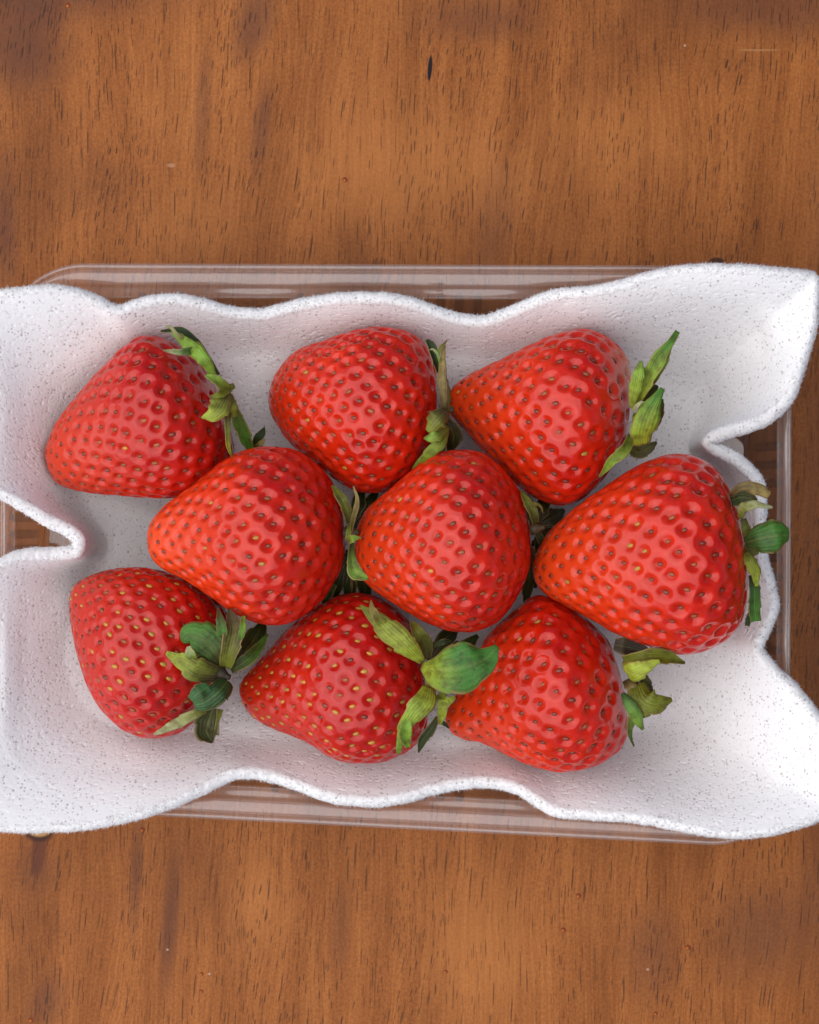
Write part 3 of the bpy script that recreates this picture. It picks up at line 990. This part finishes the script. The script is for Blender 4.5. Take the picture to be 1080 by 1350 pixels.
# 4 middle left (lies on its neighbours)
b4 = Berry('strawberry at the left of the middle row with an orange tip pointing left',
           [(192, 714), (195, 692), (212, 670), (238, 650), (265, 630), (295, 607), (325, 593), (352, 589), (385, 592), (410, 605), (430, 624), (446, 650),
            (456, 675), (459, 703), (455, 732), (445, 760), (430, 785), (410, 805), (385, 820), (360, 824), (330, 818), (300, 803), (270, 782), (240, 764), (212, 750), (197, 735)],
           (191, 718), (460, 697), ZB + UP, 245, depth=.17, phase=.9, tipamt=.9, lie=.35)
b4.sepal([(460, 690, 38), (455, 668, 40), (448, 654, 40), (438, 640, 38)], [8, 14, 13, 3], DO, OL, .3, -20)
b4.sepal([(462, 700, 40), (468, 678, 43), (472, 660, 44), (466, 641, 44)], [8, 9, 7, 2], DO, TA, .3, 40)
b4.sepal([(459, 712, 52), (464, 710, 54), (470, 709, 54), (476, 709, 54)], [10, 11, 6, 1], OL, LG, .3, 0)
b4.sepal([(461, 690, 44), (460, 700, 46), (458, 712, 46)], [3, 6, 6], OL, OL, .3, 0)
b4.sepal([(464, 715, 46), (464, 735, 49), (469, 755, 50), (485, 763, 50)], [6, 11, 19, 4], DO, LG, .3, 10)
b4.sepal([(464, 755, 36), (464, 768, 34), (464, 781, 31)], [6, 3, 1], BR, BR, .1, 0)
b4.sepal([(440, 770, 28), (432, 783, 26), (426, 796, 24)], [10, 14, 3], DG, DG, .1, 0)
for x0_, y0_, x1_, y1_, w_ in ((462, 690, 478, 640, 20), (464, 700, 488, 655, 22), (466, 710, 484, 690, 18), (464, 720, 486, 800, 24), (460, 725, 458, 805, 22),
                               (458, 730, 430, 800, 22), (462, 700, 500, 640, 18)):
    b4.sepal([(x0_, y0_, 22), ((x0_ + x1_) / 2 + 3, (y0_ + y1_) / 2, 21), (x1_, y1_, 17)], [9, w_, 4], DB, DG, .2, rng.uniform(-15, 15))  # extra dark sepals, added over the foam to make this gap darker
b4.hub(463, 702, 36, 9, BR)

# 5 middle
b5 = Berry('strawberry in the very centre of the punnet with its sepals almost hidden',
           [(467, 722), (471, 694), (485, 669), (508, 650), (531, 630), (555, 610), (580, 597), (605, 593), (635, 597), (660, 615), (685, 645), (700, 675),
            (705, 702), (703, 732), (692, 768), (672, 802), (650, 824), (620, 833), (590, 831), (558, 819), (527, 801), (499, 783), (477, 764), (466, 743)],
           (466, 728), (704, 698), ZB + UP + .001, 260, depth=.15, phase=3.9, tipamt=.75, lie=.4)
b5.sepal([(706, 690, 36), (702, 674, 38), (694, 660, 38), (688, 648, 36)], [10, 14, 12, 3], DO, OL, .3, -20)
b5.sepal([(698, 664, 38), (706, 664, 39), (713, 668, 38), (716, 676, 36)], [4, 4, 3, 1], OL, TA, .2, 0)
b5.sepal([(700, 672, 37), (703, 668, 38), (706, 666, 38)], [8, 7, 2], OL, OL, .2, 0)
b5.sepal([(708, 700, 30), (713, 712, 29), (716, 725, 27)], [8, 10, 3], DO, DO, .2, 0)
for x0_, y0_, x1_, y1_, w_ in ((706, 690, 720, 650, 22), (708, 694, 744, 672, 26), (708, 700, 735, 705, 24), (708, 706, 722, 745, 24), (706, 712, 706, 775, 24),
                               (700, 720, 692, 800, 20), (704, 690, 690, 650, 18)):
    b5.sepal([(x0_, y0_, 22), ((x0_ + x1_) / 2 + 2, (y0_ + y1_) / 2, 21), (x1_, y1_, 16)], [9, w_, 4], DB, DO, .2, rng.uniform(-15, 15))  # added dark sepals that cover the bright foam in the gap
b5.hub(708, 696, 34, 9, BR)

# 6 middle right, the biggest
b6 = Berry('largest strawberry, right of the middle row, with a bright green oval sepal',
           [(704, 750), (708, 732), (721, 706), (743, 684), (769, 661), (799, 641), (828, 621), (854, 608), (882, 599), (909, 600), (932, 609), (950, 626),
            (962, 647), (970, 669), (977, 695), (983, 724), (987, 754), (987, 784), (981, 810), (969, 832), (947, 850), (922, 860), (899, 863), (873, 858), (843, 848), (810, 835), (780, 817), (750, 802), (722, 786), (708, 769)],
           (703, 756), (987, 732), ZB + UP, 250, depth=.165, phase=2.6, tipamt=.8, lie=.4)
b6.sepal([(964, 655, 52), (978, 644, 56), (996, 645, 57), (1015, 653, 56)], [8, 13, 18, 10], BR, TA, -.5, -18)
b6.sepal([(964, 660, 46), (978, 656, 48), (990, 658, 49), (998, 661, 49)], [16, 22, 18, 6], DG, DO, .2, 0)
b6.sepal([(976, 684, 52), (980, 670, 56), (996, 665, 57), (1019, 669, 56)], [6, 14, 10, 3], OL, PA, -.4, 15)
b6.sepal([(980, 684, 48), (984, 698, 48), (985, 712, 46)], [8, 12, 6], DO, OL, .1, 0)
b6.sepal([(982, 716, 50), (996, 712, 53), (1014, 708, 55), (1030, 706, 55), (1041, 706, 53)], [16, 36, 42, 38, 18], DG, (0.06, 0.22, 0.02), -.35, 0, jag=0.1)
b6.sepal([(984, 728, 46), (990, 740, 47), (996, 755, 46), (998, 773, 44)], [8, 16, 15, 5], OL, YG, -.2, 10)
b6.sepal([(992, 758, 42), (995, 780, 42), (995, 800, 40), (996, 819, 38)], [12, 16, 17, 14], DG, G_, .2, 6)
b6.sepal([(992, 806, 36), (988, 815, 35), (985, 825, 33)], [8, 9, 6], DG, DG, .2, 0)
b6.hub(988, 728, 38, 10, OL)

# ------------------------------------------------------------------ foam liner
# (edge x, edge y, edge height mm, floor x, floor y, flap 0..1) clockwise from the top left, photo pixels
EDGE = [
    (35, 379, 49, 115, 500, 1), (70, 377, 49, 135, 490, 1), (100, 382, 48, 155, 484, .9), (125, 392, 45, 175, 480, .6), (142, 403, 42, 190, 478, .3),
    (158, 408, 40, 212, 478, .1), (180, 401, 40, 225, 474, 0), (205, 395, 41, 240, 472, 0), (235, 394, 41, 260, 470, 0),
    (265, 400, 40, 285, 470, 0), (300, 410, 37, 312, 470, 0), (340, 414, 36, 345, 470, 0), (370, 408, 37, 373, 470, 0),
    (400, 400, 39, 402, 470, 0), (440, 394, 40, 440, 470, 0), (480, 392, 40, 478, 470, 0), (520, 394, 40, 517, 470, 0),
    (550, 402, 39, 546, 472, 0), (580, 413, 37, 575, 474, 0), (610, 421, 35, 604, 474, 0), (640, 423, 35, 632, 474, 0),
    (665, 415, 37, 656, 474, 0), (690, 404, 39, 680, 474, 0), (715, 393, 41, 703, 474, 0), (740, 386, 43, 726, 474, .1), (770, 384, 45, 752, 476, .2),
    (800, 379, 46, 776, 480, .4), (830, 370, 47, 800, 486, .7), (860, 360, 48, 822, 494, .9), (890, 354, 49, 842, 502, 1),
    (930, 351, 50, 860, 510, 1), (970, 352, 51, 885, 512, 1), (1010, 355, 52, 897, 515, 1), (1050, 359, 49, 906, 519, 1), (1078, 365, 48, 912, 524, 1),
    (1080, 395, 47, 915, 529, 1), (1077, 425, 46, 916, 534, 1), (1066, 460, 46, 916, 540, 1), (1054, 495, 46, 914, 546, 1), (1043, 521, 48, 911, 552, .9),
    (1027, 539, 47, 906, 558, .7), (1008, 552, 46, 904, 560, .5), (987, 560, 44, 903, 564, .3), (965, 566, 42, 902, 568, .2), (949, 571, 41, 900, 573, .1),
    (936, 578, 40, 898, 578, 0), (933, 585, 40, 898, 584, 0), (941, 592, 40, 900, 591, 0),
    (957, 600, 40, 905, 599, 0), (973, 609, 39, 912, 606, 0), (989, 623, 38, 915, 615, 0), (1000, 637, 37, 925, 628, 0),
    (1004, 660, 36, 932, 655, 0), (1003, 690, 35, 936, 690, 0), (1003, 715, 35, 937, 720, 0), (1007, 738, 36, 937, 750, 0),
    (1017, 768, 37, 937, 780, 0), (1022, 798, 38, 936, 806, 0), (1013, 824, 39, 932, 828, 0), (1001, 846, 40, 926, 845, .1),
    (1000, 858, 41, 922, 856, .2), (1010, 872, 43, 918, 868, .4), (1026, 888, 46, 914, 880, .7), (1050, 908, 47, 910, 892, 1), (1075, 938, 49, 906, 904, 1), (1100, 980, 47, 901, 916, 1),
    (1112, 1030, 46, 895, 928, 1), (1100, 1070, 46, 887, 938, 1), (1075, 1084, 47, 878, 947, 1), (1040, 1094, 49, 868, 955, 1), (1005, 1101, 50, 856, 962, 1),
    (970, 1103, 49, 844, 967, 1), (935, 1100, 48, 830, 971, .9), (900, 1093, 46, 815, 974, .7), (875, 1087, 45, 800, 977, .5), (850, 1081, 44, 786, 980, .4),
    (810, 1077, 43, 765, 982, .3), (775, 1075, 42, 745, 984, .2), (750, 1073, 41, 728, 985, .1), (730, 1069, 40, 713, 985, 0),
    (710, 1057, 39, 698, 985, 0), (685, 1041, 37, 679, 985, 0), (660, 1033, 36, 656, 984, 0), (630, 1031, 35, 628, 982, 0),
    (600, 1034, 36, 600, 981, 0), (570, 1041, 37, 572, 980, 0), (540, 1050, 38, 544, 980, 0), (500, 1057, 39, 506, 980, 0),
    (470, 1056, 39, 478, 980, 0), (440, 1052, 39, 450, 980, 0), (410, 1042, 38, 422, 978, 0), (380, 1031, 36, 394, 974, 0), (350, 1022, 35, 366, 969, 0),
    (325, 1019, 35, 343, 964, 0), (305, 1022, 36, 325, 960, 0), (285, 1032, 38, 292, 962, .1), (260, 1045, 41, 265, 964, .3), (230, 1060, 44, 240, 968, .5),
    (200, 1072, 46, 215, 970, .8), (160, 1083, 48, 190, 970, 1), (110, 1093, 49, 165, 966, 1), (50, 1097, 50, 140, 960, 1), (0, 1096, 51, 120, 950, 1),
    (-45, 1085, 52, 105, 935, 1), (-80, 1040, 52, 95, 915, 1), (-90, 980, 52, 88, 893, 1), (-85, 920, 51, 82, 870, 1), (-75, 860, 50, 80, 848, 1), (-60, 810, 49, 80, 825, 1),
    (-35, 772, 48, 88, 806, .9), (-10, 750, 47, 100, 790, .7), (12, 736, 45, 118, 775, .5), (37, 731, 42, 140, 764, .3), (67, 731, 39, 160, 752, .15), (96, 730, 37, 176, 742, 0),
    (105, 722, 36, 178, 726, 0), (104, 708, 36, 177, 710, 0), (86, 695, 37, 168, 692, 0), (67, 687, 39, 150, 678, .1), (43, 673, 42, 122, 666, .3),
    (18, 660, 45, 95, 652, .5), (-5, 648, 47, 80, 638, .7), (-30, 625, 49, 72, 622, .9), (-50, 585, 50, 70, 602, 1), (-62, 540, 51, 72, 585, 1),
    (-62, 490, 52, 75, 570, 1), (-55, 440, 52, 80, 552, 1), (-38, 405, 51, 88, 532, 1), (-5, 385, 50, 98, 515, 1),
]
NU, NV = 2000, 310
ed = catmull(EDGE, NU)
for k in (2, 3, 4, 5):
    ed[:, k] = gsmooth(ed[:, k], {3: 14, 4: 14, 2: 22}.get(k, 9), True)
en = rng.normal(0, 1.0, NU)
en2 = gsmooth(rng.normal(0, 1.0, NU), 2.0, True) * 2.4
jit = (en * 0.15 + en2 * 0.5)          # ragged cut edge, in pixels
ed[:, 2] = 33.0 + (ed[:, 2] - 35) * 0.62
E = at(ed[:, 0], ed[:, 1], ed[:, 2] * .001)
zi = np.full(NU, 0.0225)
for cx, cy, sg, lo in ((905, 550, 60, 0.006), (930, 600, 40, 0.010), (176, 724, 42, 0.006), (860, 950, 60, 0.012)):
    k_ = np.exp(-((ed[:, 3] - cx) ** 2 + (ed[:, 4] - cy) ** 2) / (2 * sg * sg))
    zi = zi * (1 - k_) + lo * k_
zi = gsmooth(zi, 30, True)
for k in (3, 4):
    ed[:, k] = gsmooth(ed[:, k], 36, True)
I = at(ed[:, 3], ed[:, 4], zi)
Cc = at(np.clip(ed[:, 3], 330, 770), np.full(NU, 722.0), ZF)
flap = np.clip(ed[:, 5], 0, 1)
nin = 100
rows = []
for k in range(nin):
    t = k / nin
    t = 1 - (1 - t) ** 1.7                 # rows as close together at the foot of the slope as above it
    p = Cc + (I - Cc) * t
    p[:, 2] = ZF + (zi - ZF) * t ** 1.5
    rows.append(p)
ns = NV - nin
tx, ty = gsmooth(np.roll(E[:, 0], -1) - np.roll(E[:, 0], 1), 9, True), gsmooth(np.roll(E[:, 1], -1) - np.roll(E[:, 1], 1), 9, True)
nin_ = np.stack([ty, -tx, np.zeros(NU)], 1)
nin_ /= np.linalg.norm(nin_, axis=1)[:, None]
E = E + nin_ * (FT * 0.40)                # the rounded rim adds this much again
dist = np.linalg.norm((E - I)[:, :2], axis=1)
Mq = E + nin_ * np.minimum(0.42 * dist, 60 * PX)[:, None]     # the sheet meets its cut edge square
mw = (0.8 * (1 - flap))[:, None]
Mq = Mq * mw + (E + I) / 2 * (1 - mw)
slope_in = 1.5 * (zi - ZF) / (np.linalg.norm((I - Cc)[:, :2], axis=1) + 1e-6)
m0 = np.minimum(slope_in * dist * 1.05, 1.6 * (E[:, 2] - zi))
fl_ = np.clip(flap, 0, 1) * (1 - np.clip((0.0225 - zi) / 0.012, 0, 1))
m0 = gsmooth(m0 * (1 - fl_) + 1.5 * (E[:, 2] - zi) * fl_, 10, True)
m1 = (E[:, 2] - zi) * (0.75 - 0.35 * np.clip(flap, 0, 1))
ss_ = np.linspace(0, 1, ns) ** 0.92
for s in ss_:
    p = I * (1 - s) ** 2 + Mq * (2 * s * (1 - s)) + E * (s * s)
    p[:, 2] = zi * (2 * s ** 3 - 3 * s * s + 1) + m0 * (s ** 3 - 2 * s * s + s) + E[:, 2] * (3 * s * s - 2 * s ** 3) + m1 * (s ** 3 - s * s)
    rows.append(p)
top = np.array(rows)                    # NV x NU x 3
# soft sheet: creases running from the corners to the floor are rounded out, the cut edge keeps its shape
fl_s = gsmooth(np.clip(flap, 0, 1), 25, True)
for k in range(nin - 20, NV - 1):
    s = (k - nin) / (ns - 1)
    w_ = 0.9 * min(1.0, max(0.0, s / 0.3)) * min(1.0, (1 - s) * 1.25) * fl_s
    for c_ in range(3):
        top[k, :, c_] = top[k, :, c_] * (1 - w_) + gsmooth(top[k, :, c_], 38, True) * w_
# rows evenly spaced along the sheet, so that its grain is the same everywhere
seg = np.linalg.norm(np.diff(top, axis=0), axis=2)
wt = np.ones(NV - 1)
wt[:nin] = 0.3 + 0.7 * (np.arange(nin) / nin) ** 1.5
cl = np.vstack([np.zeros((1, NU)), np.cumsum(seg * wt[:, None] + 1e-9, axis=0)])
new = np.empty_like(top)
fr = np.linspace(0, 1, NV)
for j in range(NU):
    for c_ in range(3):
        new[:, j, c_] = np.interp(fr * cl[-1, j], cl[:, j], top[:, j, c_])
top = new


def smooth_z(arr, n, k0):
    z_ = arr[..., 2]
    for _ in range(n):
        z_[k0:-1] = (np.roll(z_, 1, 0) + np.roll(z_, -1, 0) + np.roll(z_, 1, 1) + np.roll(z_, -1, 1) + 4 * z_)[k0:-1] / 8


under = np.full(NV * NU, 9.0)
for b_ in (b1, b2, b3, b4, b5, b6, b7, b8, b9):
    under = np.minimum(under, b_.underside(top.reshape(-1, 3)[:, :2]))
under = under.reshape(NV, NU)
top[..., 2] = np.maximum(np.minimum(top[..., 2], under - 0.0010), ZF)
smooth_z(top, 110, 30)
# the sheet rests on the tray: it may not sink into the wall or the rim
prof = np.array(sorted(rim_prof + base_prof[1:]))
po = np.linspace(-60, 220, 561)
pz = np.interp(po, prof[:, 0], prof[:, 1], left=-50)
pz[po < 0] = -50
win = int(FT / PX * 0.9 / 0.5)
pzm = np.array([pz[max(0, k - win):k + 6].max() for k in range(len(po))]) * 0.001 * TS + FT * 0.95 + 0.0004
pzm = np.maximum(gsmooth(pzm, 12), -0.05)
rim_i = np.arange(0, NC, 4)
flat = top.reshape(-1, 3)
for k0 in range(0, len(flat), 40000):
    q = flat[k0:k0 + 40000]
    d2 = (q[:, 0:1] - rw[rim_i, 0][None]) ** 2 + (q[:, 1:2] - rw[rim_i, 1][None]) ** 2
    nn = rim_i[np.argmin(d2, 1)]
    o_ = -((q[:, :2] - rw[nn]) * rnw[nn]).sum(1) / PX
    f_ = ff[nn]
    o_ = np.where(o_ < LW * f_, o_ / f_, o_ - LW * f_ + LW)
    zr = np.interp(o_, po, pzm)
    tau = 0.0011
    x_ = (q[:, 2] - zr) / tau
    q[:, 2] = zr + tau * np.log1p(np.exp(np.clip(x_, -30, 30))) * (x_ < 30) + (x_ >= 30) * (q[:, 2] - zr)
top = flat.reshape(top.shape)
smooth_z(top, 70, 30)
top[..., 2] = np.minimum(top[..., 2], np.maximum(under - 0.0006, ZF))
smooth_z(top, 4, 30)
# soft waves of the sheet and cellular roughness
du = np.roll(top, -1, 1) - np.roll(top, 1, 1)
dv = np.gradient(top, axis=0)
nrm = np.cross(dv, du)
nrm /= np.linalg.norm(nrm, axis=2)[..., None] + 1e-12
if nrm[..., 2].mean() < 0:
    nrm = -nrm
for c_ in range(3):                     # smooth normals for the offset
    for _ in range(2):
        nrm[..., c_] = (np.roll(nrm[..., c_], 1, 1) + np.roll(nrm[..., c_], -1, 1) + 2 * nrm[..., c_]) / 4
nrm /= np.linalg.norm(nrm, axis=2)[..., None] + 1e-12
vfrac = np.linspace(0, 1, NV)[:, None]
ampl = np.clip((np.arange(NV)[:, None] - 4) / 20, 0, 1) 
nf = rng.normal(0, 1, (NV, NU))
nf = nf + 0.8 * (np.roll(nf, 1, 0) + np.roll(nf, -1, 0)) + 0.3 * (np.roll(nf, 2, 0) + np.roll(nf, -2, 0))
nf = nf + 0.45 * (np.roll(nf, 1, 1) + np.roll(nf, -1, 1))
nf /= nf.std()
fld = rng.normal(0, 1, (NV // 6 + 2, NU // 6 + 2))      # where the foam is coarser
fld = np.kron(fld, np.ones((6, 6)))[:NV, :NU]
rough = (-0.00020 * np.clip((nf - 1.0 + 0.25 * fld) / 1.0, 0, 1.3) + nf * 0.00002) * ampl
tdir = top[-1] - top[-4]
tdir /= np.linalg.norm(tdir, axis=1)[:, None] + 1e-12
fade = np.clip((np.arange(NV) - (NV - 5)) / 5, 0, 1)[:, None] ** 1.5
top2 = top + nrm * rough[..., None] + tdir[None] * (jit * PX)[None, :, None] * fade[..., None]
rim_rows = []
n_e, t_e = nrm[-1], tdir
t_e = t_e - n_e * (t_e * n_e).sum(1)[:, None]
t_e /= np.linalg.norm(t_e, axis=1)[:, None] + 1e-12
for a in np.linspace(0.25, math.pi, 9):
    rad = FT / 2 * (1 + rng.normal(0, 0.06, NU))
    rim_rows.append(top2[-1] - n_e * FT / 2 + (n_e * math.cos(a) + t_e * math.sin(a) * 0.8) * rad[:, None])
bot_rows = []
for k in list(range(NV - 1, nin, -9)) + [nin, nin // 2, 1]:
    hz = (0.35 + 0.65 * np.clip(nrm[k][:, 2:3], 0, 1) ** 2) * (1.0 if k > NV - 12 else 0.6)
    b = top[k] - nrm[k] * FT * np.hstack([hz, hz, np.ones_like(hz)])
    b[:, 2] = np.maximum(b[:, 2], 0.0019)
    bot_rows.append(b)
allr = np.concatenate([top2, np.array(rim_rows), np.array(bot_rows)], 0)
foam = obj('foam_liner', mesh_np('foam_liner', allr.reshape(-1, 3), grid_faces(len(allr), NU)), M_FOAM)
foam['label'] = 'wavy sheet of porous white foam lining the clear punnet under the strawberries'
foam['category'] = 'foam liner'

# torn cell walls: tiny tufts standing out of the cut edge
tv_, tt_ = [], []
for i in range(0, NU):
    for _ in range(7):
        a = random.uniform(-0.3, 2.6)
        base = top2[-1][i] - n_e[i] * FT / 2 + (n_e[i] * math.cos(a) + t_e[i] * math.sin(a) * .8) * FT / 2 * .9
        d = (n_e[i] * math.cos(a) + t_e[i] * math.sin(a))
        side = np.array([random.gauss(0, 1), random.gauss(0, 1), random.gauss(0, 1)])
        side -= d * side.dot(d)
        side /= np.linalg.norm(side) + 1e-9
        s2 = np.cross(d, side)
        w_ = PX * random.uniform(0.35, 0.9)
        h_ = PX * random.uniform(1.4, 5.2)
        tip_ = base + d * h_ + side * h_ * random.uniform(-.7, .7)
        b0 = len(tv_)
        for q in range(3):
            an = q * 2.094
            tv_.append(base + (side * math.cos(an) + s2 * math.sin(an)) * w_)
        tv_.append(tip_)
        tt_ += [(b0, b0 + 1, b0 + 3), (b0 + 1, b0 + 2, b0 + 3), (b0 + 2, b0, b0 + 3)]
tf = obj('edge_tufts', mesh_np('edge_tufts', np.array(tv_), None, tt_), M_FOAM, foam)
tf['kind'] = 'stuff'
